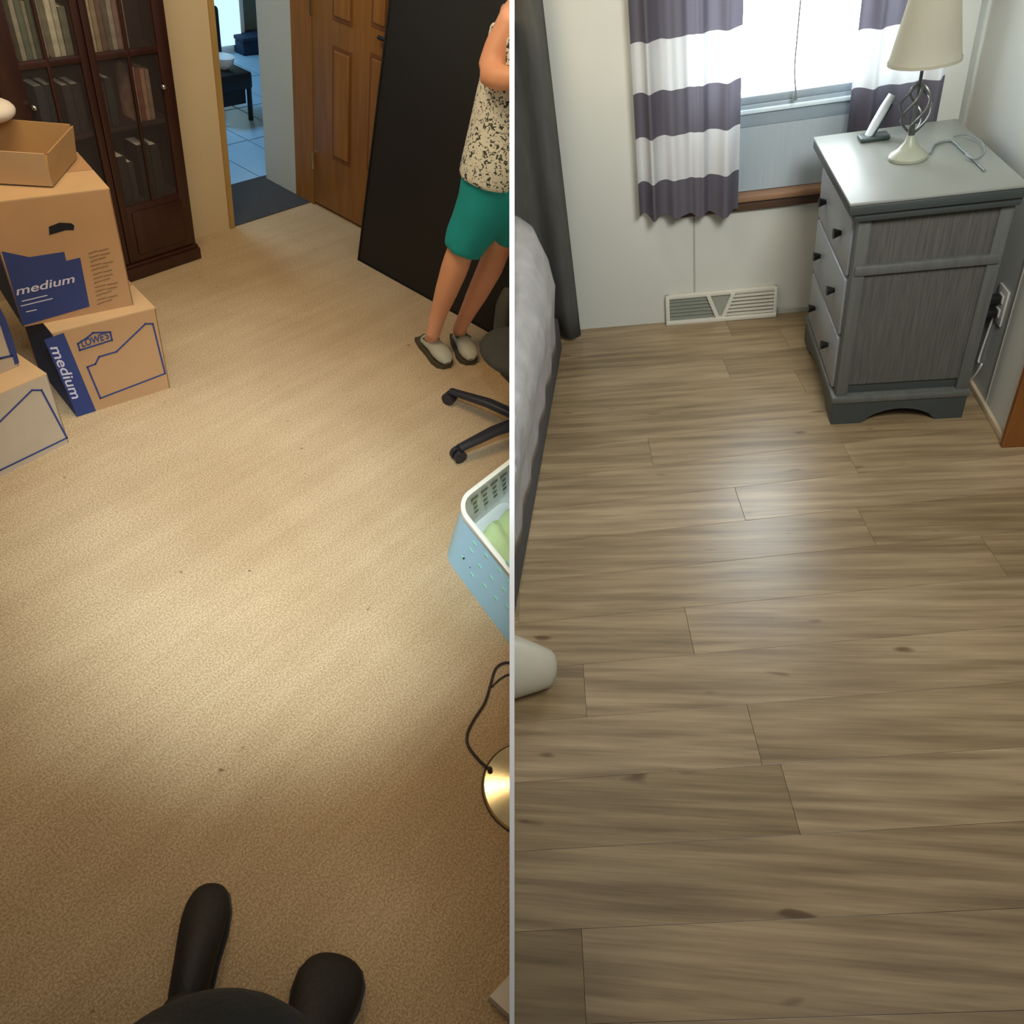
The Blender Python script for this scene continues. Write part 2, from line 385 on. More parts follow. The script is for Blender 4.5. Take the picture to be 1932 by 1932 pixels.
c1=far(436,140,cy); sz=far(476,133,cy).z; bt_=far(460,84,cy+.28).z
t=thing('dining_chair','near black chair with navy back on the blue tiles beyond the doorway','chair',LR,cb)
B().box(c1.x-.14,cb.x+.01,cy-.02,cy+.34,sz-.10,sz,.015).build('seat','farblack',t,True)
B().box(c1.x-.12,cb.x+.0,cy+.24,cy+.28,sz-.05,sz+.30,.02).build('backrest','farblue',t,True)
for x in (c1.x-.10,cb.x-.01):
    for y in (cy+.0,cy+.30): B().tube([(x,y,sz-.05),(x,y,0)],.016,8).build('leg','farblack',t,True)
B().box(c1.x-.10,cb.x-.03,cy+.01,cy+.03,sz*.35,sz-.09,.004).build('side_panel','farblack',t)
q_=far(447,150,cy); b=B().lathe((q_.x-.02,cy+.10,sz+.001),[(.03,0),(.065,.03),(.075,.07),(.05,.075)],20)
tag(b.build('bowl','farwhite',LR,True),'small white bowl standing on the near black chair','bowl')
# oak six panel door, open into the room
DX=3.03
def dz(px,py): return LR.pl(px,py,(DX,0,0),(1,0,0))
dy0=2.36
dr=B().box(DX,DX+.036,dy0,WY-.03,.018,1.95,.003).build('door_1','oak',LR,True,clip=LR); struct(dr)
cols=[((639,94),(618,298),(679,102),(648,304)),((713,108),(680,314),(742,114),(707,323))]
for a,b0,c,d in cols:
    A1,B1,C1,D1=[dz(*p) for p in (a,b0,c,d)]
    ya=(A1.y+B1.y)/2; yb=(C1.y+D1.y)/2; zt=(A1.z+C1.z)/2; zb=(B1.z+D1.z)/2
    for z0,z1 in ((zb,zt),(zt+.11,zt+.11+.55)):
        g=B().box(DX-.0035,DX+.003,yb,ya,z0,z1).build('panel','oakdark',dr)
        B().box(DX-.010,DX,yb+.014,ya-.014,z0+.018,z1-.018,.006).build('raised_field','oak',dr)
hp=dz(752,80)
b=B(); b.tube([(DX+.0,hp.y+.01,hp.z),(DX-.045,hp.y+.01,hp.z)],.022,16); b.tube([(DX-.04,hp.y+.01,hp.z),(DX-.04,hp.y+.09,hp.z)],.009,10)
b.build('door_handle','blackedge',dr,True)
for z in (.25,1.0,1.75): B().tube([(DX-.006,WY-.035,z-.045),(DX-.006,WY-.035,z+.045)],.007,8).build('hinge','brass',dr,True)
# tall black cabinet
k0=LR.z(675,490)
t=thing('black_panel','tall flat matte black panel leaning back in front of the oak door, behind the person','panel',LR,(2.77,2.2,0))
lean=Matrix.Translation((2.764,0,0))@Matrix.Rotation(math.radians(7.5),4,'Y')@Matrix.Translation((-2.764,0,0))
def lb_(x0,x1,y0,y1,z0,z1,bev,nm,m,cl):
    b=B().box(x0,x1,y0,y1,z0,z1,bev); bmesh.ops.transform(b.bm,matrix=lean,verts=b.bm.verts[:]); return b.build(nm,m,t,clip=cl)
lb_(2.764,2.794,.8,k0.y-.008,.006,1.60,.003,'board','black',LR)
lb_(2.760,2.796,k0.y-.008,k0.y,.004,1.60,.002,'edge_strip','blackedge',None)
lb_(2.760,2.796,.8,k0.y,0,.006,.001,'bottom_strip','blackedge',LR)
# ------------------------------------------------------------------ bookcase
BX0,BX1,BY=1.40,2.13,3.089
t=thing('bookcase','dark cherry wood bookcase with glazed double doors behind the stacked boxes','bookcase',LR,(1.76,3.15,0))
b=B(); b.box(BX0,BX0+.03,BY+.02,WY-.004,.06,1.9); b.box(BX1-.025,BX1,BY+.02,WY-.004,.06,1.9); b.box(BX0,BX1,WY-.02,WY-.004,.06,1.9); b.box(BX0,BX1,BY+.02,WY-.004,1.88,1.9); b.box(BX0,BX1,BY+.02,WY-.004,.06,.09)
b.build('carcass','cherryin',t)
b=B(); b.box(BX0-.012,BX1+.014,BY-.014,WY-.004,.0,.06,.006); b.box(BX0-.006,BX1+.008,BY-.006,WY-.004,.06,.075,.004); b.build('base_moulding','cherry',t,True)
for z in (.335,.655,.925,1.25,1.55): B().box(BX0+.03,BX1-.025,BY+.03,WY-.02,z-.018,z).build('shelf','cherryin',t)
XC=1.775
for x0,x1,kx in ((BX0+.02,XC-.002,1.518),(XC+.002,BX1,2.066)):
    b=B(); st=.072 if x0<1.5 else .05
    b.box(x0,x0+(.09 if x0<1.5 else .03),BY,BY+.022,.08,1.88,.003); b.box(x1-(.03 if x0<1.5 else .055),x1,BY,BY+.022,.08,1.88,.003)
    b.box(x0+.02,x1-.02,BY+.001,BY+.021,.08,.335,.003); b.box(x0+.02,x1-.02,BY+.001,BY+.021,1.8,1.88,.003)
    b.box(x0+.02,x1-.02,BY+.003,BY+.019,.915,.94,.002)
    d=b.build('door','cherry',t,True)
    B().box(x0+.05,x1-.05,BY-.004,BY+.002,.11,.31,.005).build('door_panel','cherry',d,True)
    xm=(x0+x1)/2+(.02 if x0<1.5 else -.01)
    B().box(xm-.006,xm+.006,BY+.002,BY+.018,.335,1.8,.002).build('muntin','cherry',d,True)
    B().box(x0+.03,x1-.03,BY+.009,BY+.012,.33,1.8).build('glass_pane','glass',d)
    B().ball((kx,BY-.014,.795),.011).tube([(kx,BY,.795),(kx,BY-.012,.795)],.004,8).build('knob','knob',d,True)
for z in (.30,): pass
def book(x0,x1,z0,h,col,label,grp,depth=.10,y=None,lean=0):
    nm='m_'+col
    if nm not in M: M[nm]=mat('book cloth '+col,col,.7,.3,26)
    if 'pages' not in M: M['pages']=mat('page block','cfc7b2',.8,.05,40)
    y=y or BY+.035
    t=thing('book',label,'book',LR,((x0+x1)/2,y,z0),grp)
    def T(b_): bmesh.ops.rotate(b_.bm,cent=((x0+x1)/2,y,z0),matrix=Matrix.Rotation(lean,3,'Y'),verts=b_.bm.verts[:]); return b_
    q=B(); q.box(x0,x1,y,y+.004,z0,z0+h,.0015); q.box(x0,x0+.002,y,y+depth,z0,z0+h); q.box(x1-.002,x1,y,y+depth,z0,z0+h); T(q).build('cover',nm,t)
    T(B().box(x0+.002,x1-.002,y+.004,y+depth-.004,z0+.003,z0+h-.006)).build('page_block','pages',t)
G='books on the upper shelf of the bookcase'
up=[(1.545,1.562,.20,'9a937c','grey beige book at the left end of the upper shelf'),(1.564,1.585,.215,'5d6650','mossy green book second from the left end of the upper shelf'),(1.587,1.600,.19,'8f8c78','slim stone coloured book between the mossy green and olive books'),
(1.602,1.622,.21,'4f5741','dark olive book with pale streaks on the upper shelf'),(1.624,1.642,.20,'a3a08c','pale grey book just left of the left door muntin'),(1.668,1.690,.205,'c4bca0','cream white book just right of the left door muntin'),
(1.692,1.712,.20,'aaa38a','light tan white book beside the cream white book'),(1.716,1.742,.165,'6b6a58','short grey green book nearest the centre stile'),
(1.815,1.836,.215,'b5a581','pale yellow book just right of the centre stile'),(1.838,1.858,.21,'927f5e','tan book beside the pale yellow book'),(1.860,1.880,.20,'6d5240','brown book in the middle of the right door'),
(1.905,1.925,.19,'9a8f7c','grey cream book on the right half of the upper shelf'),(1.927,1.950,.195,'8a6a60','dusty pink book on the upper shelf'),(1.952,1.974,.175,'94796c','faded rose book nearest the right stile on the upper shelf')]
for x0,x1,h,c,l in up: book(x0,x1,.926,h,c,l,G)
G='books and binders on the middle shelf of the bookcase'
for x0,x1,h,c,l in [(1.56,1.60,.19,'20242a','black binder at the left of the middle shelf'),(1.602,1.640,.19,'1b2424','blackish green binder second on the middle shelf'),(1.665,1.70,.18,'26211f','soot black binder just right of the left muntin on the middle shelf'),(1.702,1.74,.18,'221d1c','very dark brown binder nearest the centre stile on the middle shelf'),
 (1.81,1.835,.17,'2c2320','dark brown book left in the right door on the middle shelf'),(1.84,1.872,.185,'1f221a','dark moss green binder in the right door on the middle shelf'),
 (1.955,1.975,.21,'9b7b66','pale patterned book on the right of the middle shelf'),(1.977,1.997,.205,'6f3f2e','red brown book between two patterned books on the middle shelf'),(1.999,2.019,.20,'92705a','tan patterned book second from the right stile'),(2.021,2.04,.195,'7c6552','faded brown book touching the right stile on the middle shelf')]: book(x0,x1,.656,h,c,l,G)
G='dark volumes on the lowest glazed shelf'
for x0,x1,h,c,l in [(1.83,1.87,.20,'1e1815','tall brown black volume at the centre of the lowest shelf'),(1.873,1.90,.17,'2b2422','shorter umber volume on the lowest shelf'),(1.93,1.985,.23,'171412','thick black album on the lowest shelf'),(1.99,2.03,.22,'1b1a15','black album touching the right stile on the lowest shelf')]: book(x0,x1,.336,h,c,l,G)
# ------------------------------------------------------------------ moving boxes
def front(px,py,p,n): return LR.pl(px,py,p,n)
def carton(label,p0,p1,h,depth,z0=0,grp='medium moving boxes stacked by the bookcase',clip=None,side='navydark',tops=True):
    """p0, p1: bottom corners of the face turned to the camera"""
    p0=Vector(p0); p1=Vector(p1); u=(p1-p0).normalized(); n=Vector((-u.y,u.x,0)); 
    t=thing('moving_box',label,'box',LR,(p0+p1)/2,grp)
    th=.004
    def wall(a,c,m,nm):
        d=(c-a).normalized(); w=Vector((-d.y,d.x,0))*th
        return B().prism([a,c,c+Vector((0,0,h)),a+Vector((0,0,h))],w).build(nm,m,t)
    q0=p0+n*depth; q1=p1+n*depth; e=u*th
    wall(p0,p1,'card','front_panel'); part(wall(q0,p0,side,'side_panel'),'navy printed side panel' if side=='navydark' else 'plain side panel')
    wall(p1,q1,'card','side_panel'); wall(q1,q0,'card','back_panel')
    Z=Vector((0,0,h))
    B().prism([p0+n*th,p1+n*th,q1-n*th,q0-n*th],(0,0,.004)).build('bottom_panel','card',t)
    if tops:
        m0=(p0+q0)/2; m1=(p1+q1)/2
        B().prism([p0+Z,p1+Z,m1+Z-n*.002,m0+Z-n*.002],(0,0,.004)).build('flap','cardlight' ,t)
        B().prism([m0+Z+n*.002,m1+Z+n*.002,q1+Z,q0+Z],(0,0,.004)).build('flap','card',t)
    return t,u,n
def decal(t,pts,p,n,m,name,lift=.0012,label=None):
    P=[front(x,y,p,n)-Vector(n)*lift for x,y in pts]
    o=B().prism(P,Vector(n)*(lift*.8)).build(name,m,t)
    if label: part(o,label)
    return o
def outline(t,pts,p,n,m,name,wpx=2.4,closed=True,lift=.0014):
    b=B(); P=[front(x,y,p,n)-Vector(n)*lift for x,y in pts]; N_=len(P)
    for i in range(N_ if closed else N_-1):
        a=P[i]; c=P[(i+1)%N_]; d=(c-a).normalized(); s_=Vector(n).cross(d)*(wpx/540.)
        a2=a-d*(wpx/540.); c2=c+d*(wpx/540.)
        b.prism([a2-s_,c2-s_,c2+s_,a2+s_],Vector(n)*(lift*.5))
    return b.build(name,m,t)
# lower right box
A0=LR.z(145,787); A1=LR.z(321,732); hA=.362
tA,uA,nA=carton('lower brown moving box right of the pile, with navy gabled outline and vertical medium lettering',A0,A1,hA,.36)
decal(tA,[(83,641),(120,628),(181,775),(146,786)],A0,nA,'navy','printed_band',label='navy printed band')
o=front(93,655,A0,nA)-nA*.003; e=front(136,754,A0,nA)-nA*.003; vv=front(112,648,A0,nA)-nA*.003-o
part(text_mesh('medium',e-o,vv,o,bold=.012,shear=.2).build('lettering','ink',tA),'white lettering reading medium')
S=lambda L_:[(x/3.645,400+y/3.645) for x,y in L_]
outline(tA,S([(600,1065),(690,1280),(1135,1110),(1050,768),(1000,768),(800,960),(680,995),(655,1045)]),A0,nA,'navy','printed_outline',1.7)
outline(tA,S([(535,905),(548,950),(770,880),(757,825),(640,830),(590,870)]),A0,nA,'navy','logo_outline',1.7)
o=front(155,655,A0,nA)-nA*.003; e=front(206,638,A0,nA)-nA*.003; vv=front(151,641,A0,nA)-nA*.003-o
part(text_mesh("LOWE'S",e-o,vv,o,bold=.02).build('logo_lettering','navy',tA),'navy logo lettering')
# upper box
zB=hA+.005
B0=LR.z(44,617,zB); B1=LR.z(252,575,zB); nB0=Vector((-(B1-B0).y,(B1-B0).x,0)).normalized(); hB=LR.pl(228,355,B1,nB0).z-zB
tB,uB,nB=carton('upper brown moving box with hand hole and large navy medium print, under the open tray',B0,B1,hB,.30,zB)
decal(tB,[(3,474),(55,485),(121,475),(125,492),(151,486),(169,578),(44,614)],B0,nB,'navy','printed_band',label='navy printed area')
o=front(31,557,B0,nB)-nB*.003; e=front(141,532,B0,nB)-nB*.003; vv=front(28,541,B0,nB)-nB*.003-o
part(text_mesh('medium',e-o,vv,o,bold=.012,shear=.15).build('lettering','ink',tB),'white lettering reading medium')
for a,c,y0,y1 in ((42,88,568,557),(40,98,577,563),(50,68,588,584)):
    outline(tB,[(a,y0),(c,y1)],B0,nB,'ink','small_print',.9,False)
rnd=random.Random(3)
for i in range(13):
    x0=168+i*1.4+rnd.uniform(-1,1); y=474+i*8; L_=rnd.uniform(26,44)
    outline(tB,[(x0,y+4),(x0+L_*.45,y-1)],B0,nB,'brownink','small_print',.8,False); outline(tB,[(x0+L_*.55,y-1),(x0+L_,y-5)],B0,nB,'brownink','small_print',.8,False)
decal(tB,[(92,428),(93,443),(104,440),(124,434),(139,434),(140,425),(134,421),(112,420)],B0,nB,'hole','hand_hole')
# front left boxes
C1=LR.z(130,835); uC=(LR.z(130,835)-LR.z(0,900)).normalized(); C0=C1-uC*.42; hC=.30
M['card_'],M['card']=M['card'],M['cardpale']
tC,uC,nC=carton('pale front moving box at the left edge with navy roof shaped outline, nearest the carpet',C0,C1,hC,.34,side='card')
outline(tC,[(-60,850),(0,795),(60,736),(78,736),(126,826),(0,887),(-60,915)],C1,nC,'navy','printed_outline',1.7,False)
D1=LR.z(36,690,hC+.005); D0_=D1-uC*.42
tD,uD,nD=carton('moving box at the left edge on top of the pale front box, mostly cropped',D0_,D1,.36,.30,hC+.005,side='card')
M['card']=M['card_']
outline(tD,[(-40,686),(0,676),(22,671),(-8,580)],D1,nD,'navy','printed_outline',2.2,False)
decal(tD,[(-14,555),(10,600),(24,640),(36,684),(28,688),(14,640),(-12,590)],D1,nD,'navy','printed_band')
# open tray on top
zt=zB+hB+.010
t0=LR.z(100,352,zt); t1=LR.z(145,298,zt+.0)
uT=(t1-t0).normalized(); nT=Vector((uT.y,-uT.x,0))    # along the right side / outwards
left=LR.z(-40,344,zt)-t0; left.z=0; lu=left.normalized()
t=thing('cardboard_tray','open shallow brown cardboard tray lying on the upper moving box','tray',LR,t0)
L1=.30; L2=(t1-t0).length; hT=.105
c=[t0,t0+lu*L1,t0+lu*L1+uT*L2,t0+uT*L2]; ctr=sum(c,Vector())/4
for i,(a,bb) in enumerate(zip(c,c[1:]+c[:1])):
    d=(bb-a).normalized(); w_=Vector((-d.y,d.x,0)); w_=w_ if w_.dot(ctr-a)>0 else -w_
    out=-w_*.012
    B().prism([a,bb,bb+out+Vector((0,0,hT)),a+out+Vector((0,0,hT))],w_*.005).build('side_panel','cardlight' if i in(0,1) else 'cardbrown',t)
B().prism(c,(0,0,.004)).build('bottom_panel','cardbrown',t)
p=LR.z(4,224,zt+.12)
tag(B().ball(p+Vector((-.03,.0,.03)),(.075,.06,.035),20).build('cream_hat','paper',LR,True),'cream rounded hat lying in the cardboard tray at the left edge','hat')
# ------------------------------------------------------------------ person in teal shorts
bs=Vector((2.39,1.735,0))
def P(px,py,off=0): return LR.v(px,py,bs,off)
t=thing('person','person in teal shorts, black and white top and grey clogs standing by the black cabinet','person',LR,bs)
b=B()
fl_=LR.z(812,655); fr_=LR.z(870,645)
an1=LR.z(815,640,.07)
b.tube([Vector((fl_.x,fl_.y,.03)),P(817,628,.02),P(828,590,.02),P(842,550,.01),P(858,505,0),P(870,470,0),P(888,410,0),P(908,345,0)],[.036,.034,.039,.050,.058,.056,.065,.06],16)
b.tube([Vector((fr_.x,fr_.y,.03)),P(866,622,.12),P(882,590,.12),P(900,555,.11),P(925,505,.1),P(938,470,.1),P(955,400,.05),P(960,345,.02)],[.034,.033,.038,.048,.056,.056,.062,.06],16)
b.tube([P(938,350,0),P(944,280,0),P(956,200,0),P(975,100,0),P(990,20,0)],[(.09,.08),(.095,.08),(.10,.08),(.11,.085),(.11,.08)],20)
b.tube([P(1010,-20,-.0),P(968,40,-.04),P(940,90,-.07),P(922,135,-.10)],[.055,.052,.048,.044],14)
b.tube([P(919,138,-.10),P(940,146,-.15),P(975,150,-.18),P(1010,140,-.18)],[.042,.042,.036,.03],14)
b.build('body','skin',t,remesh=.012,clip=LR)
b=B()   # shorts
b.tube([P(935,290,0),P(927,335,0),P(915,385,0),P(896,425,0),P(880,452,-.005),P(872,474,-.01)],[(.12,.11),(.125,.115),(.12,.11),(.105,.10),(.092,.09),(.082,.08)],20)
b.tube([P(958,300,0),P(962,340,0),P(962,390,.03),P(966,420,.06),P(970,440,.08)],[(.105,.10),(.115,.11),(.11,.1),(.095,.09),(.09,.09)],20)
b.build('shorts','teal',t,remesh=.012,clip=LR)
b=B()
b.tube([P(922,338,-.01),P(930,300,-.01),P(940,250,0),P(952,200,0),P(965,150,0),P(985,60,0)],[(.132,.118),(.13,.115),(.122,.11),(.117,.11),(.12,.11),(.125,.11)],24)
b.build('patterned_top','print',t,remesh=.012,clip=LR)
for nm,heel,toe in (('left',LR.z(797,645),LR.z(838,690)),('right',LR.z(862,640),LR.z(880,676))):
    d=(toe-heel); d.z=0; L_=.25 if nm=='left' else .235; d.normalize(); s_=Vector((-d.y,d.x,0)); h0=heel-d*.02
    prof=[(0,.030,.0),(.06,.040,.0),(.13,.041,.0),(.19,.048,.0),(.23,.040,.0),(.25,.018,0)]
    def ringpts(k,zz): return [h0+d*(x*L_/.25)+s_*(w_*k)+Vector((0,0,zz)) for x,w_,_ in prof]
    so=B(); Lp=[h0+d*(x*L_/.25)+s_*w_*1.06 for x,w_,_ in prof]; Rp=[h0+d*(x*L_/.25)-s_*w_*1.06 for x,w_,_ in prof][::-1]
    so.prism(Lp+Rp,(0,0,.02))
    sh=so.build('clog_sole','clogsole',t,clip=LR)
    u=B(); u.tube([h0+d*(x*L_/.25)+Vector((0,0,.02+hh*.45)) for (x,w_,_),hh in zip(prof[1:],[.05,.062,.06,.048,.025])],[(w_*.96,hh*.52) for (x,w_,_),hh in zip(prof[1:],[.05,.062,.06,.048,.025])],16,up=(0,0,1))
    part(u.build('clog','clog',t,True,clip=LR),'sage grey clog upper')
    l=B(); l.tube([h0+d*.03+Vector((0,0,.040)),h0+d*.06+Vector((0,0,.05)),h0+d*.11+Vector((0,0,.068))],[(.022,.010),(.034,.014),(.036,.016)],14,up=(0,0,1)); l.build('clog_opening','liner',t,True,clip=LR)
# ------------------------------------------------------------------ office chair
hub=LR.z(992,792,.10)
t=thing('office_chair','black office chair with star base and charcoal seat cut off at the divider','office chair',LR,(hub.x,hub.y,0))
for (px,py) in ((850,740),(866,848)):
    e=LR.z(px,py,.055); e=Vector((e.x,e.y,.06)); m=(Vector(hub)+e)/2; m.z=.093
    B().tube([hub,m,e],[(.030,.020),(.027,.018),(.020,.014)],12,up=(0,0,1)).build('leg','chairblack',t,True,clip=LR)
    d=(e-hub); d.z=0; d.normalize(); s_=Vector((-d.y,d.x,0))
    c=B()
    for sg in (-1,1): c.tube([Vector((e.x,e.y,.028))+s_*sg*.006,Vector((e.x,e.y,.028))+s_*sg*.024],.027,16)
    c.tube([Vector((e.x,e.y,.03)),Vector((e.x,e.y,.065))],.009,8); c.build('caster','chairblack',t,True,clip=LR)
b_=Vector((hub.x,hub.y,0))
sb=LR.v(958,660,b_)
b=B(); b.tube([LR.v(978,694,b_),LR.v(958,682,b_,-.04),LR.v(942,655,b_,-.03)],[(.10,.03),(.07,.04),(.04,.02)],16)
b.ball(LR.v(985,665,b_,.0),(.17,.17,.045),24); part(b.build('seat','chairfab',t,True,remesh=.01,clip=LR),'charcoal padded seat')
b=B(); b.tube([LR.v(944,668,b_,.10),LR.v(945,620,b_,.16),LR.v(950,575,b_,.2),LR.v(960,545,b_,.22)],[(.05,.03),(.06,.03),(.055,.03),(.04,.02)],16)
b.build('backrest','chairfab',t,remesh=.01,clip=LR)
# ------------------------------------------------------------------ laundry basket
hz=.27
Pc=LR.z(858,948,hz); Pa=LR.z(962,868,hz); Pb=LR.z(962,1078,hz)
v1=(Pa-Pc).normalized(); v2=(Pb-Pc).normalized()
LA,LB=.42,.58
def rr(corner,a,bv,la,lb,r,z,off=0):
    out=[]
    cs=[(r,r,180),(la-r,r,270),(la-r,lb-r,0),(r,lb-r,90)]
    for cx,cy,a0 in cs:
        for k in range(9):
            an=math.radians(a0+k*90/8); x=cx+math.cos(an)*(r+off); y=cy+math.sin(an)*(r+off)
            q=corner+a*x+bv*y; out.append(Vector((q.x,q.y,z)))
    return out
t=thing('laundry_basket','light blue plastic laundry basket with ivory inside standing on the carpet','basket',LR,(Pc+Pb)/2*1.0)
base=LR.z(831,1040,0)
def ringat(f,off=0): 
    c=base.lerp(Vector((Pc.x,Pc.y,0)),f); return rr(c,v1,v2,LA-.03*(1-f),LB-.03*(1-f),.075,hz*f,off)
def skinrings(rings,cap=None):
    b=B(); rv=[[b.bm.verts.new(p) for p in r] for r in rings]
    for q,r in zip(rv,rv[1:]):
        for k in range(len(q)): b.bm.faces.new((q[k],q[(k+1)%len(q)],r[(k+1)%len(q)],r[k]))
    if cap=='both': b.bm.faces.new(rv[0]); b.bm.faces.new(rv[-1])
    return b
b=skinrings([ringat(0),ringat(.2),ringat(.6),ringat(.93),ringat(.93,-.004),ringat(.6,-.004),ringat(.03,-.004),ringat(0.0)])
bmesh.ops.holes_fill(b.bm,edges=[e for e in b.bm.edges if e.is_boundary],sides=0)
b.build('outer_wall','blue',t,True,clip=LR)
b=skinrings([ringat(.05,-.006),ringat(.5,-.007),ringat(.95,-.008),ringat(.95,-.011),ringat(.5,-.010),ringat(.06,-.010)]); b.build('inner_liner','white',t,True,clip=LR)
b=B().prism(ringat(.05,-.006),(0,0,.004)); b.build('basket_floor','white',t,clip=LR)
b=skinrings([ringat(.93,.004),ringat(.99,.006),ringat(1.0,-.002),ringat(.99,-.012),ringat(.93,-.012),ringat(.93,.004)]); part(b.build('rim','white',t,True,clip=LR),'glossy ivory rim')
# oval openings in the side, mint coloured where the lining shows
nrm=Vector((-v2.y,v2.x,0)); nrm=nrm if nrm.dot(-Pc)>0 else -nrm
slots=[(873,1052),(889,1039),(895,1025),(890,1084),(905,1068),(917,1048),(914,1105),(927,1090),(942,1076),(958,1062),(935,1128),(950,1112),(960,1098),(957,1145)]
sp0=(base+Vector((Pc.x,Pc.y,hz)))/2
side_n=(Vector((Pc.x,Pc.y,hz))-base).cross(v2).normalized(); side_n=side_n if side_n.dot(Vector((0,0,2))-base)>0 else -side_n
for x,y in slots:
    c=LR.pl(x,y,base,side_n)+side_n*.002
    a=v2*.011; up=side_n.cross(v2).normalized()*.0055
    b=B().prism([c+a*math.cos(k*math.tau/12)+up*math.sin(k*math.tau/12) for k in range(12)],-side_n*.003); b.build('side_slot','mint',t,clip=LR)
for i in range(2):
    c=LR.pl(876+i*12,1053+i*17,base,side_n)+side_n*.0026
    B().ball(c,.0035 if i==0 else .002,8).build('dark_hole','hole',t)
# slots in the far inner wall
far_n=v2
fp=Vector((Pc.x,Pc.y,0))+v2*.012
for r_,(z0,n_) in enumerate(((.235,4),(.205,6),(.175,6),(.15,5))):
    for k in range(n_):
        x=.10+k*.055+.01*r_; c=fp+v1*x+Vector((0,0,z0)); 
        B().box(-.017 if r_==0 else -.009,.017 if r_==0 else .009,-.0015,.0015,-.005,.005).bm
        b=B(); a=v1*(.019 if r_==0 else .010); up=Vector((0,0,.006)); w_=v2*.002
        b.prism([c-a-up,c+a-up,c+a+up,c-a+up],w_); b.build('liner_slot','darkslot',t,clip=LR)
b=B(); cen=Vector((base.x,base.y,.0))+v1*.20+v2*.30
b.grid(18,14,lambda u_,v_: cen+v1*(u_-.5)*.26+v2*(v_-.5)*.40+Vector((0,0,.075+.05*math.sin(u_*3.1)*math.sin(v_*3.1)+.012*math.sin(u_*17+v_*9)+.01*math.cos(v_*15))),.012)
tag(b.build('folded_towel','lime',LR,True,clip=LR),'pale green towel lying inside the light blue laundry basket','towel')
# ------------------------------------------------------------------ floor lamp base and cord, white carton corner
dc=LR.z(1000,1488); dl=LR.z(910,1488); rad=(Vector((dl.x,dl.y,0))-Vector((dc.x,dc.y,0))).length
t=thing('floor_lamp','round champagne steel lamp base on the carpet at the divider, cord attached','lamp',LR,(dc.x,dc.y,0))
part(B().lathe((dc.x,dc.y,0),[(rad,0),(rad,.006),(rad*.97,.012),(rad*.8,.018),(rad*.4,.030),(.02,.036)],48).build('base','brass',t,True,clip=LR),'champagne steel base')
B().lathe((dc.x,dc.y,0),[(rad*1.02,0),(rad*1.02,.004)],48).build('base_pad','cordbrown',t,True,clip=LR)
cp=[(968,1251),(950,1251),(935,1262),(926,1290),(915,1325),(893,1360),(882,1385),(884,1408),(905,1435),(923,1450)]
b=B().tube(spline([LR.z(x,y,.005) for x,y in cp[:-1]]+[LR.z(*cp[-1],.02)],6),.0042,8); b.ball(LR.z(924,1451,.022),.008,10)
tag(b.build('power_cord','cordbrown',LR,True,clip=LR),'thin dark brown cord curving over the carpet to the steel lamp base','cord')
b=B().tube(spline([LR.z(x,y,.004) for x,y in ((968,1272),(955,1274),(940,1284),(928,1296))],6),.0028,8)
tag(b.build('loose_wire','cordbrown',LR,True,clip=LR),'short faint wire loop beside the upper bend of the brown cord','cord')
q=[LR.z(x,y) for x,y in ((920,1886),(962,1925),(1040,1960),(1010,1800),(962,1840))]
t=thing('white_carton','white carton corner at the bottom of the picture by the divider','box',LR,q[0])
B().prism(q,(0,0,.03)).build('carton_body','paper',t,clip=LR)
B().prism([p_+Vector((0,0,.03)) for p_ in q],(0,0,.002)).build('lid','paper',t,clip=LR)
# ------------------------------------------------------------------ photographer
t=thing('person','person in black trousers and black shoes seen from above at the bottom edge','person',LR,(.1,.45,0))
def shoe(toe,heel,wd,hh):
    d=(toe-heel); d.z=0; L_=d.length; d.normalize(); s_=Vector((-d.y,d.x,0)); 
    pr=[(0.0,.5,.6),(.05,.72,.95),(.2,.80,1.0),(.4,.84,.92),(.62,1.0,.72),(.8,.98,.55),(.92,.78,.42),(.985,.42,.26)]
    u=B().tube([heel+d*(x*L_)+Vector((0,0,.016+hh*h_*.5)) for x,w_,h_ in pr],[(wd*w_,hh*h_*.5) for x,w_,h_ in pr],18,up=(0,0,1))
    u.build('shoe','shoe',t,True,sub=1)
    pts=[heel+d*(x*L_)+s_*(wd*w_*1.03) for x,w_,h_ in pr]+[heel+d*(x*L_)-s_*(wd*w_*1.03) for x,w_,h_ in pr[::-1]]
    B().prism([Vector((p_.x,p_.y,0)) for p_ in pts],(0,0,.018)).build('shoe_sole','blackedge',t)
T1=LR.z(404,1672); H1=LR.z(352,1935); T2=LR.z(640,1806); H2=LR.z(566,2040)
shoe(T1,H1,.052,.085); shoe(T2,H2,.078,.09)
b=B()
def K(px,py,z): return LR.z(px,py,z)
b.tube([H1+Vector((.0,-.0,.07)),K(358,1995,.4),K(368,2075,.7),K(378,2190,.9)],[.052,.058,.08,.10],20)
b.tube([H2+Vector((.0,0,.07)),K(560,2090,.4),K(520,2140,.7),K(440,2210,.9)],[.052,.058,.08,.10],20)
b.build('legs','denim',t,remesh=.014)
b=B(); bc=K(378,2185,.92)
b.ball(bc,(.155,.155,.13),28); b.tube([bc+Vector((-.03,.0,-.02)),bc+Vector((-.12,.02,.2)),bc+Vector((-.2,.03,.38))],[(.15,.12),(.15,.12),(.13,.10)],24)
b.build('shirt','denim',t,remesh=.014)
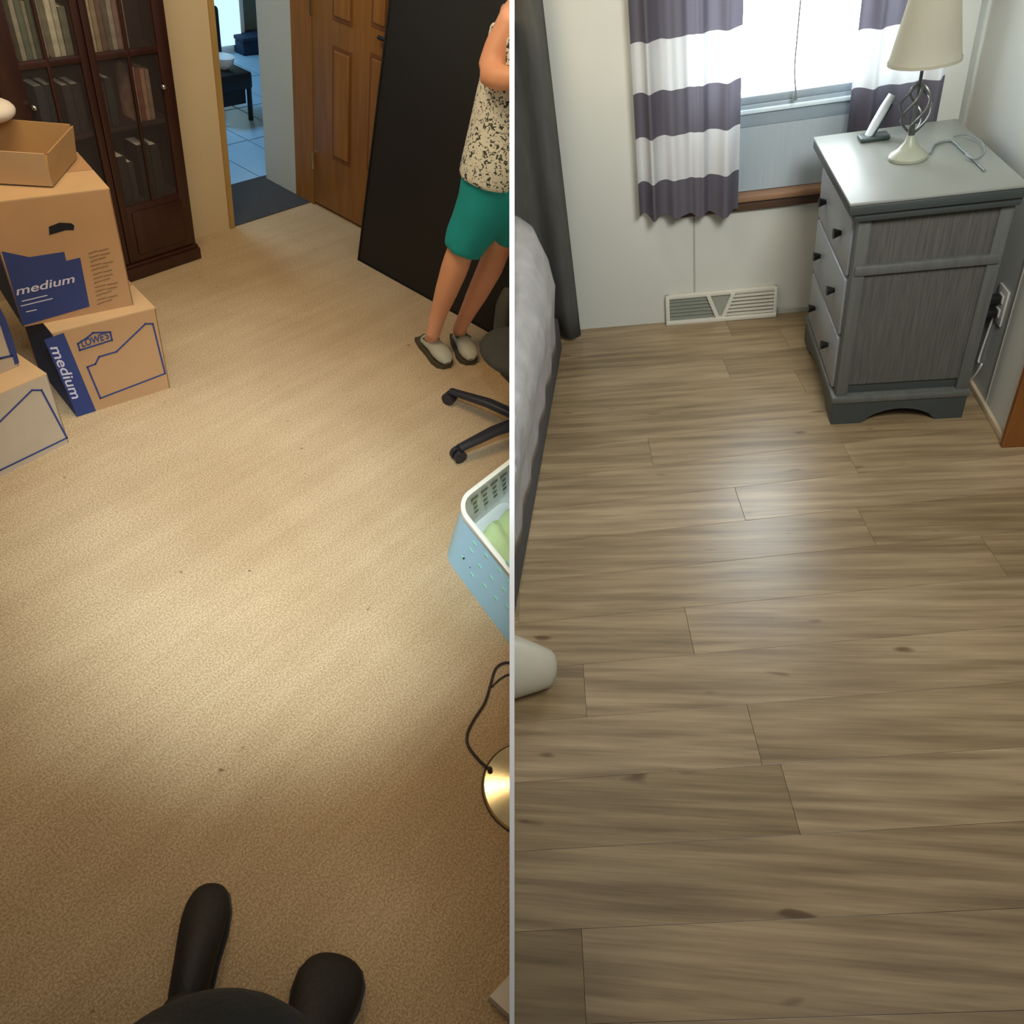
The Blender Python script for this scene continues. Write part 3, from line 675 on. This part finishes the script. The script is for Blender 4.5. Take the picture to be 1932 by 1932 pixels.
# =================================================================== PLANK ROOM
PLANK_DEG=7
fl=B().box(-2,1.6,-.9,3.0,-.05,-.0045).build('floor_planks','subfloor',RR,clip=RR,origin=(0,0,0)); struct(fl)
pw,plen=.1525,1.22; rnd=random.Random(5)
rotp=Matrix.Translation((.2,2.4,0))@Matrix.Rotation(math.radians(PLANK_DEG),4,'Z')@Matrix.Translation((-.2,-2.4,0))
for i in range(26):
    y=3.2-(i+1)*pw; x=-1.9+rnd.uniform(0,1)*plen-plen
    while x<1.7:
        x0=max(x,-2); x1=min(x+plen-.0006,1.8)
        if x1-x0>.05:
            b=B().box(x0,x1,y,y+pw-.0006,-.004,0,.0006); bmesh.ops.transform(b.bm,matrix=rotp,verts=b.bm.verts[:])
            for co,no in (((0,2.95,0),(0,1,0)),((1.55,0,0),(1,0,0)),((0,-.85,0),(0,-1,0))):
                bmesh.ops.bisect_plane(b.bm,geom=b.bm.verts[:]+b.bm.edges[:]+b.bm.faces[:],plane_co=co,plane_no=no,clear_outer=True)
            if b.bm.verts: b.clip(RR)
            if len(b.bm.verts)>3: b.build('plank','plank',fl)
            else: b.bm.free()
        x+=plen
WB=2.91
GX0,GX1,GZ0,GZ1=.06,.86,.49,1.95
b=B(); b.box(-1.4,GX0,WB,WB+.1,-.05,2.3); b.box(GX1,1.2,WB,WB+.1,-.05,2.3); b.box(GX0,GX1,WB,WB+.1,-.05,GZ0-.06); b.box(GX0,GX1,WB,WB+.1,GZ1,2.3)
struct(b.build('wall_window_side','roomwall',RR,clip=RR))
RX=.965
cc=RR.z(1888,838)
b=B(); b.box(RX,RX+.08,cc.y,WB,-.05,2.3); struct(b.build('wall_right','roomwall',RR))
for y in (2.17,): struct(B().box(RX-.003,RX,y-.003,y+.003,0,2.3).build('trim_3','seam',RR))
g=RR.pl(1310,480,(0,WB,0),(0,1,0)); struct(B().box(g.x-.003,g.x+.003,WB-.003,WB,0,GZ0-.06).build('trim_4','seam',RR))
b=B(); b.box(.43,.97,WB-.012,WB,0,.025,.003); struct(b.build('baseboard_window_side','seam',RR))
b=B(); b.box(RX-.012,RX,1.97,WB,0,.02,.003); struct(b.build('baseboard_right','trimpale',RR))
# window
wd=B(); 
for q in ((GX0,GX0+.035,GZ0,GZ1),(GX1-.035,GX1,GZ0,GZ1),(GX0,GX1,GZ1-.04,GZ1)): wd.box(q[0],q[1],WB-.005,WB+.07,q[2],q[3],.003)
wi=struct(wd.build('window_1','sash',RR))
zr=.795
B().box(GX0+.03,GX1-.03,WB+.015,WB+.06,.705,.775,.004).build('bottom_rail','sash',wi,True)
B().box(GX0+.03,GX1-.03,WB+.005,WB+.03,.748,.762,.003).build('rail_highlight','sash_highlight',wi,True)  # paler strip: the rail's highlight line is put into its colour
B().box(GX0+.03,GX1-.03,WB+.02,WB+.055,.775,.80,.004).build('bottom_rail','sash',wi,True)
B().box(GX0+.03,GX1-.03,WB+.03,WB+.034,.80,GZ1-.04).build('glass_pane','pane',wi)
B().box(GX0+.03,GX1-.03,WB+.012,WB+.03,GZ0,.705).build('lower_panel','screen',wi)
B().box(GX0-.02,GX1+.02,WB-.035,WB+.03,GZ0-.025,GZ0-.002,.004).build('sill','sill',wi,True)
B().box(GX0-.01,GX1+.01,WB-.02,WB,GZ0-.06,GZ0-.025,.003).build('apron','sillold',wi,True)
p=RR.pl(1500,170,(0,WB-.03,0),(0,1,0))
b=B().tube(spline([(p.x+.005,WB-.03,1.9),(p.x+.003,WB-.03,1.3),(p.x-.004,WB-.03,1.0),(p.x-.006,WB-.03,.88),(p.x+.002,WB-.03,p.z)]),.0025,8); b.lathe((p.x+.002,WB-.03,p.z-.03),[(.003,.03),(.007,.012),(.007,0)],10)
tag(b.build('blind_cord','cordgrey',RR,True),'thin grey blind cord hanging in front of the bright window','cord')
# curtains
def zc(px,py,y): return RR.pl(px,py,(0,y,0),(0,1,0)).z
CY=WB-.07
zs=[zc(1300,p_,CY) for p_ in (338,255,168,68)]
M['curtainL']=cloth('grey and white striped curtain',zs+[zs[3]+.19,zs[3]+.38],hexc('5f5c66'),hexc('cfd1d1'),.24)
z2=[zc(1700,p_,CY) for p_ in (158,52)]
M['curtainR']=cloth('grey and white striped curtain right',z2+[z2[1]+.19,z2[1]+.38],hexc('5f5c66'),hexc('cfd1d1'),.24)
x0=RR.pl(1193,200,(0,CY,0),(0,1,0)).x; x1=RR.pl(1396,200,(0,CY,0),(0,1,0)).x
zb=zc(1300,412,CY)
def drape(name,mat_,x0,x1,y,zb,zt,nf,amp,room,label,cat,clip=None,zl=0,wave=.0):
    def f(u_,v_):
        k=1-.35*v_
        ph=u_*nf*math.tau
        return Vector((x0+(x1-x0)*u_+.006*math.sin(ph*.5+1)*k, y+amp*math.sin(ph)*(.6+.4*math.sin(u_*7+1))*k+.004*math.sin(ph*2.3+v_*3), zb+zl*(1-u_)*(1-v_)+wave*math.sin(ph+.5)*(1-v_)**2+(zt-zb)*v_))
    b=B().grid(int(nf*16),30,f)
    o=b.build(name,mat_,room,'all',clip=clip,origin=((x0+x1)/2,y,0))
    return tag(o,label,cat,'striped window curtains' if cat=='curtain' and 'striped' in label else None)
drape('curtain','curtainL',x0,x1,CY,zb,1.98,4.3,.032,RR,'grey and white striped curtain hanging at the left half of the window','curtain',zl=.022,wave=.006)
x2=RR.pl(1606,150,(0,CY,0),(0,1,0)).x; x3=RR.pl(1782,200,(0,CY,0),(0,1,0)).x
drape('curtain','curtainR',x2,x3,CY,zc(1700,250,CY)-.02,1.98,3.2,.030,RR,'grey and white striped curtain hanging behind the bedside lamp','curtain')
rod=thing('curtain_rod','slim grey curtain rod above the window','rod',RR,(.4,CY,1.99))
B().tube([(x0-.05,CY,1.99),(x3+.02,CY,1.99)],.009,12).build('pole','metaldark',rod,True)
for x in (x0-.03,x3+.01): B().tube([(x,CY,1.99),(x,WB,1.99)],.006,8).build('bracket','metaldark',rod,True)
# dark drape in the left corner
def dr(u_,v_):
    ph=u_*5*math.tau; x=-1.15+.80*u_
    return Vector((x+(.0 if u_<.8 else (-.05)*(u_-.8)/.2*(1-v_)*0), 2.83+.025*math.sin(ph)*(1-.2*v_)+.01*math.sin(ph*.37), .02+2.0*v_))
b=B().grid(100,16,dr,.004)
tag(b.build('dark_drape','drape',RR,'all',clip=RR,origin=(-.5,2.83,0)),'dark grey drape hanging in the corner behind the head of the bed','curtain')
# floor register
v0=RR.z(1257,612); v1_=RR.z(1464,596); vt=RR.pl(1252,560,(0,WB-.02,0),(0,1,0)).z
VX0,VX1=v0.x,v1_.x; VY=WB-.022; VH=vt+.0
t=thing('floor_register','ivory wall vent with V shaped bars at the foot of the wall below the window','vent',RR,((VX0+VX1)/2,VY,0))
b=B(); e=.016; b.box(VX0,VX1,VY-.012,WB-.001,0,e,.003); b.box(VX0,VX1,VY,WB-.001,VH-e,VH,.003); b.box(VX0,VX0+e,VY-.006,WB-.001,0,VH,.003); b.box(VX1-e*.8,VX1,VY-.006,WB-.001,0,VH,.003)
b.build('frame','vent',t,True)
B().box(VX0+e*.5,VX1-e*.5,WB-.012,WB-.002,e*.5,VH-e*.5).build('back_plate','ventgrey',t)
xm=(VX0+VX1)/2+.0
b=B()
for sg in (-1,1): b.prism([(xm+sg*.0,VY-.006,e*.6),(xm+sg*.016,VY-.006,e*.6),(xm+sg*.055,VY-.006,VH-e*.6),(xm+sg*.040,VY-.006,VH-e*.6)],(0,.012,0))
b.build('divider_bars','vent',t)
for k in range(6):
    z=e+.004+k*(VH-2*e)/6
    B().box(VX0+e,xm-.012-.036*k/6,VY,VY+.010,z,z+.0035).build('slat','ventgrey',t)
    B().box(xm+.014+.036*k/6,VX1-e*.8,VY-.003,VY+.010,z,z+.0075).build('slat','vent',t)
# ------------------------------------------------------------------ dresser
d0=RR.z(1570,800); X0,X1=.508,.885; Y0,Y1=2.125,2.68; TZ=.712
t=thing('dresser','weathered grey dresser with woven side panels standing below the window','dresser',RR,((X0+X1)/2,(Y0+Y1)/2,0))
def zy(py): return RR.H((.7,Y0),py)
zmid=RR.H((.7,Y0),500); zlo=RR.H((.7,Y0),722); zba=RR.H((.7,Y0),752)
b=B(); b.box(X0+.012,X1-.012,Y0+.016,Y1,.05,TZ-.03); b.build('carcass','dressdark',t)
for x in (X0,X1-.035):
    for y in (Y0,Y1-.035): B().box(x,x+.035,y,y+.035,0,TZ-.03,.005).build('corner_post','dress',t,True)
B().box(X0-.034,X1+.006,Y0-.030,Y1+.02,TZ-.009,TZ,.004).build('top','dresstop',t,True)
B().box(X0-.032,X1+.005,Y0-.028,Y1+.018,TZ-.034,TZ-.009,.004).build('top_edge','dressdark',t,True)
B().box(X0-.018,X1+.006,Y0-.018,Y1,TZ-.058,TZ-.034,.008).build('top_moulding','dressdark',t,True)
B().box(X0+.03,X1-.03,Y0+.008,Y0+.018,zmid+.012,TZ-.06).build('side_panel','weave',t)
B().box(X0+.03,X1-.03,Y0+.008,Y0+.018,zlo,zmid-.012).build('side_panel','weave',t)
B().box(X0+.005,X1-.005,Y0-.006,Y0+.02,zmid-.014,zmid+.014,.005).build('side_rail','dress',t,True)
B().box(X0-.012,X1+.006,Y0-.012,Y1,zba,zba+.022,.005).build('base_moulding','dress',t,True)
pts=[(X0-.005,0),(X0+.085,0)]+[(X0+.085+.215*k/10,.048*math.sin(math.pi*k/10)**.6) for k in range(1,10)]+[(X0+.30,0),(X1,0),(X1,zba),(X0-.005,zba)]
B().prism([(x,Y0-.006,z) for x,z in pts],(0,.02,0)).build('skirt','dressdark',t)
pts=[(Y0,0),(Y0+.08,0)]+[(Y0+.08+.38*k/10,.045*math.sin(math.pi*k/10)**.6) for k in range(1,10)]+[(Y1-.08,0),(Y1,0),(Y1,zba),(Y0,zba)]
B().prism([(X0-.006,y,z) for y,z in pts],(.018,0,0)).build('skirt','dressdark',t)
zz=[zba+.03,zba+.03+.185,zba+.03+.37,TZ-.065]
for k in range(3):
    d=B().box(X0-.008,X0+.02,Y0+.04,Y1-.04,zz[k],zz[k+1]-.012,.006).build('drawer','drawer',t,True)
    for y in (Y0+.15,Y1-.15): B().tube([(X0-.008,y,(zz[k]+zz[k+1])/2),(X0-.03,y,(zz[k]+zz[k+1])/2)],[.007,.015],14).build('knob','blackedge',d,True)
B().box(X1-.012,X1,Y0+.03,Y1,.0,TZ-.06).build('back_panel','blackedge',t)
# table lamp
lb=RR.z(1712,300,TZ); lx,ly=lb.x,lb.y
t=thing('table_lamp','table lamp with cream cone shade and pewter cage stem standing on the grey dresser','lamp',RR,(lx,ly,TZ))
part(B().lathe((lx,ly,TZ+.0015),[(.050,0),(.051,.008),(.047,.014),(.030,.026),(.015,.045),(.010,.062)],32).build('base','lampbase',t,True),'antique grey green base')
B().lathe((lx,ly,TZ),[(.006,.055),(.009,.066),(.006,.078),(.0045,.20),(.0045,.26)],16).build('stem','metaldark',t,True)
for k in range(5):
    pts=[]
    for i in range(17):
        f_=i/16; r_=.036*math.sin(math.pi*f_)**.8+.004; a_=k*math.tau/5+f_*2.6
        pts.append((lx+math.cos(a_)*r_,ly+math.sin(a_)*r_,TZ+.068+.125*f_))
    B().tube(pts,.0035,6).build('cage_wire','metaldark',t,True)
sz0=RR.v(1735,118,(lx,ly)).z
b=B().lathe((lx+.002,ly,sz0),[(.088,0),(.042,.235)],40,False); 
bmesh.ops.solidify(b.bm,geom=b.bm.faces[:],thickness=.002); part(b.build('lamp_shade','shade',t,True),'cream cone lampshade')
b=B().lathe((lx+.002,ly,sz0),[(.089,0),(.0885,.008)],40,False); bmesh.ops.solidify(b.bm,geom=b.bm.faces[:],thickness=.002); b.build('shade_trim','shade',t,True)
B().lathe((lx+.012,ly,sz0+.03),[(.016,0),(.022,.03),(.012,.06)],12).build('bulb','phonewhite',t,True)
# lamp cord
zt_=TZ+.004
b=B().tube(spline([(lx+.060,ly+.01,zt_)]+[RR.z(x,y,zt_) for x,y in ((1765,272),(1795,266),(1815,282),(1838,302),(1858,322))]),.0035,8)
tag(b.build('lamp_cord','cordgrey',RR,True),'grey lamp cord running over the dresser top to its right edge','cord')
b=B().tube(spline([RR.z(x,y,zt_+.01) for x,y in ((1800,258),(1825,254),(1852,268),(1858,288),(1840,300),(1822,292))]),.0025,8)
tag(b.build('coiled_cord','cordgrey',RR,True),'thin loop of pale cord at the back right corner of the dresser top','cord')
# cordless phone
pb=RR.z(1650,264,TZ)
t=thing('cordless_phone','pale grey cordless phone leaning in a dark cradle left of the lamp','phone',RR,pb)
b=B(); b.box(pb.x-.045,pb.x+.04,pb.y-.02,pb.y+.035,TZ,TZ+.014,.005); b.build('cradle','phonedark',t,True)
a=Vector((pb.x-.018,pb.y+.01,TZ+.01)); c=a+Vector((.055,.012,.105))
b=B().tube([a,a.lerp(c,.3),a.lerp(c,.7),c],[(.010,.018),(.012,.020),(.012,.020),(.009,.016)],14,up=(0,1,0)); b.build('handset','phonewhite',t,True)
b=B().tube([a+Vector((.012,0,-.0)),a.lerp(c,.8)+Vector((.013,0,-.004))],[(.004,.015),(.004,.013)],10,up=(0,1,0)); b.build('keypad','phonedark',t,True)
# outlet, plugs, hanging cords
oz=RR.pl(1890,575,(RX,0,0),(1,0,0))
t=thing('wall_outlet','white wall outlet with plugs right of the grey dresser','outlet',RR,(RX,oz.y,oz.z))
B().box(RX-.006,RX,oz.y-.035,oz.y+.035,oz.z-.055,oz.z+.055,.003).build('cover_plate','outlet',t,True)
for s_ in (-.022,.022): B().box(RX-.009,RX-.005,oz.y-.016,oz.y+.016,oz.z+s_-.013,oz.z+s_+.013,.003).build('socket','outlet',t,True)
for i,s_ in enumerate((.022,-.022)):
    z=oz.z+s_
    b=B().box(RX-.04,RX-.009,oz.y-.013,oz.y+.013,z-.011,z+.011,.004)
    xx=X1+.050-.020*i
    b.tube(spline([(RX-.038,oz.y,z),(RX-.050,oz.y+.02,z-.003),(xx,oz.y+.07,z-.03),(xx,Y0+.20,z-.10),(xx,Y0+.35,.10+.04*i)]),.0045,8)
    tag(b.build('plug','cordblack',RR,True),('upper' if i==0 else 'lower')+' black plug in the wall outlet, its cord going behind the dresser','plug')
b=B().tube(spline([(RX-.006,oz.y+.02,oz.z-.05),(RX-.010,oz.y+.03,oz.z-.2),(RX-.02,oz.y-.02,.12),(RX-.03,oz.y+.04,.02),(RX-.04,oz.y+.2,.006)]),.003,8)
tag(b.build('hanging_cord','outlet',RR,True),'thin pale cord hanging down the right wall below the outlet','cord')
# door casing at the right edge
b=B(); b.box(RX-.02,RX+.16,cc.y-.02,cc.y+.0,0,2.1,.004); struct(b.build('trim_5','trimwood',RR))
b=B(); b.box(RX-.016,RX,cc.y,cc.y+.012,0,2.1,.003); struct(b.build('trim_6','trimpale',RR))
# bed
bx=-.425
t=thing('bed','bed with light grey quilt and charcoal side rail along the left of the plank floor','bed',RR,(-.6,2.0,0))
def qf(u_,v_):
    # v 0..1 along the bed (towards the window wall), u 0..1 from rail bottom up over the edge to the bed's middle
    y=1.20+1.48*v_
    top=.50+.17*min(1,max(0,(v_-.49)/.35))**1.3*min(1,max(0,(u_-.3)/.4))-.05*max(0,(v_-.95)/.05)**2
    prof=[(-.022,.15),(-.010,.28),(.010,.40),(.0,.46),(-.03,.50),(-.12,.505),(-.30,.51),(-.6,.51),(-.9,.51)]
    s=u_*(len(prof)-1); i=min(int(s),len(prof)-2); f_=s-i
    x=prof[i][0]*(1-f_)+prof[i+1][0]*f_; z=prof[i][1]*(1-f_)+prof[i+1][1]*f_
    z=.15+(z-.15)*(top-.15)/.355
    x=bx+.02+x*(1+0)-.10*max(0,(v_-.81)/.19)**2*(z/.5)
    return Vector((x+.004*math.sin(y*31),y,z+.004*math.sin(y*23+x*40)))
b=B().grid(24,60,qf,.02); part(b.build('quilt','quilt',t,'all',clip=RR),'light grey quilt')
B().box(-1.4,bx+.010,1.22,2.70,.03,.17,.012).build('side_rail','bedframe',t,True,clip=RR)
B().box(-1.4,bx-.09,1.24,2.50,.17,.42,.03).build('mattress','quilt',t,True,clip=RR)
for y in (1.40,2.62): B().tube([(bx-.05,y,.07),(bx-.05,y,0)],.022,12).build('leg','blackedge',t,True,clip=RR)
# cream tapered post lying at the left
pe=RR.z(1050,1262,.05); ps=RR.z(930,1256,.088)
b=B(); ax=(ps-pe); n_=8
pts=[pe+ax*0.0,pe+ax*.03,pe+ax*.10,pe+ax*.3,pe+ax*.6,pe+ax*1.0]
b.tube(pts,[.016,.032,.044,.056,.072,.090],24)
tag(b.build('tapered_post','tube',RR,True,clip=RR),'cream rounded post end lying on the planks at the divider','post')
for o in bpy.data.objects:
    if 'o_' in o: del o['o_']
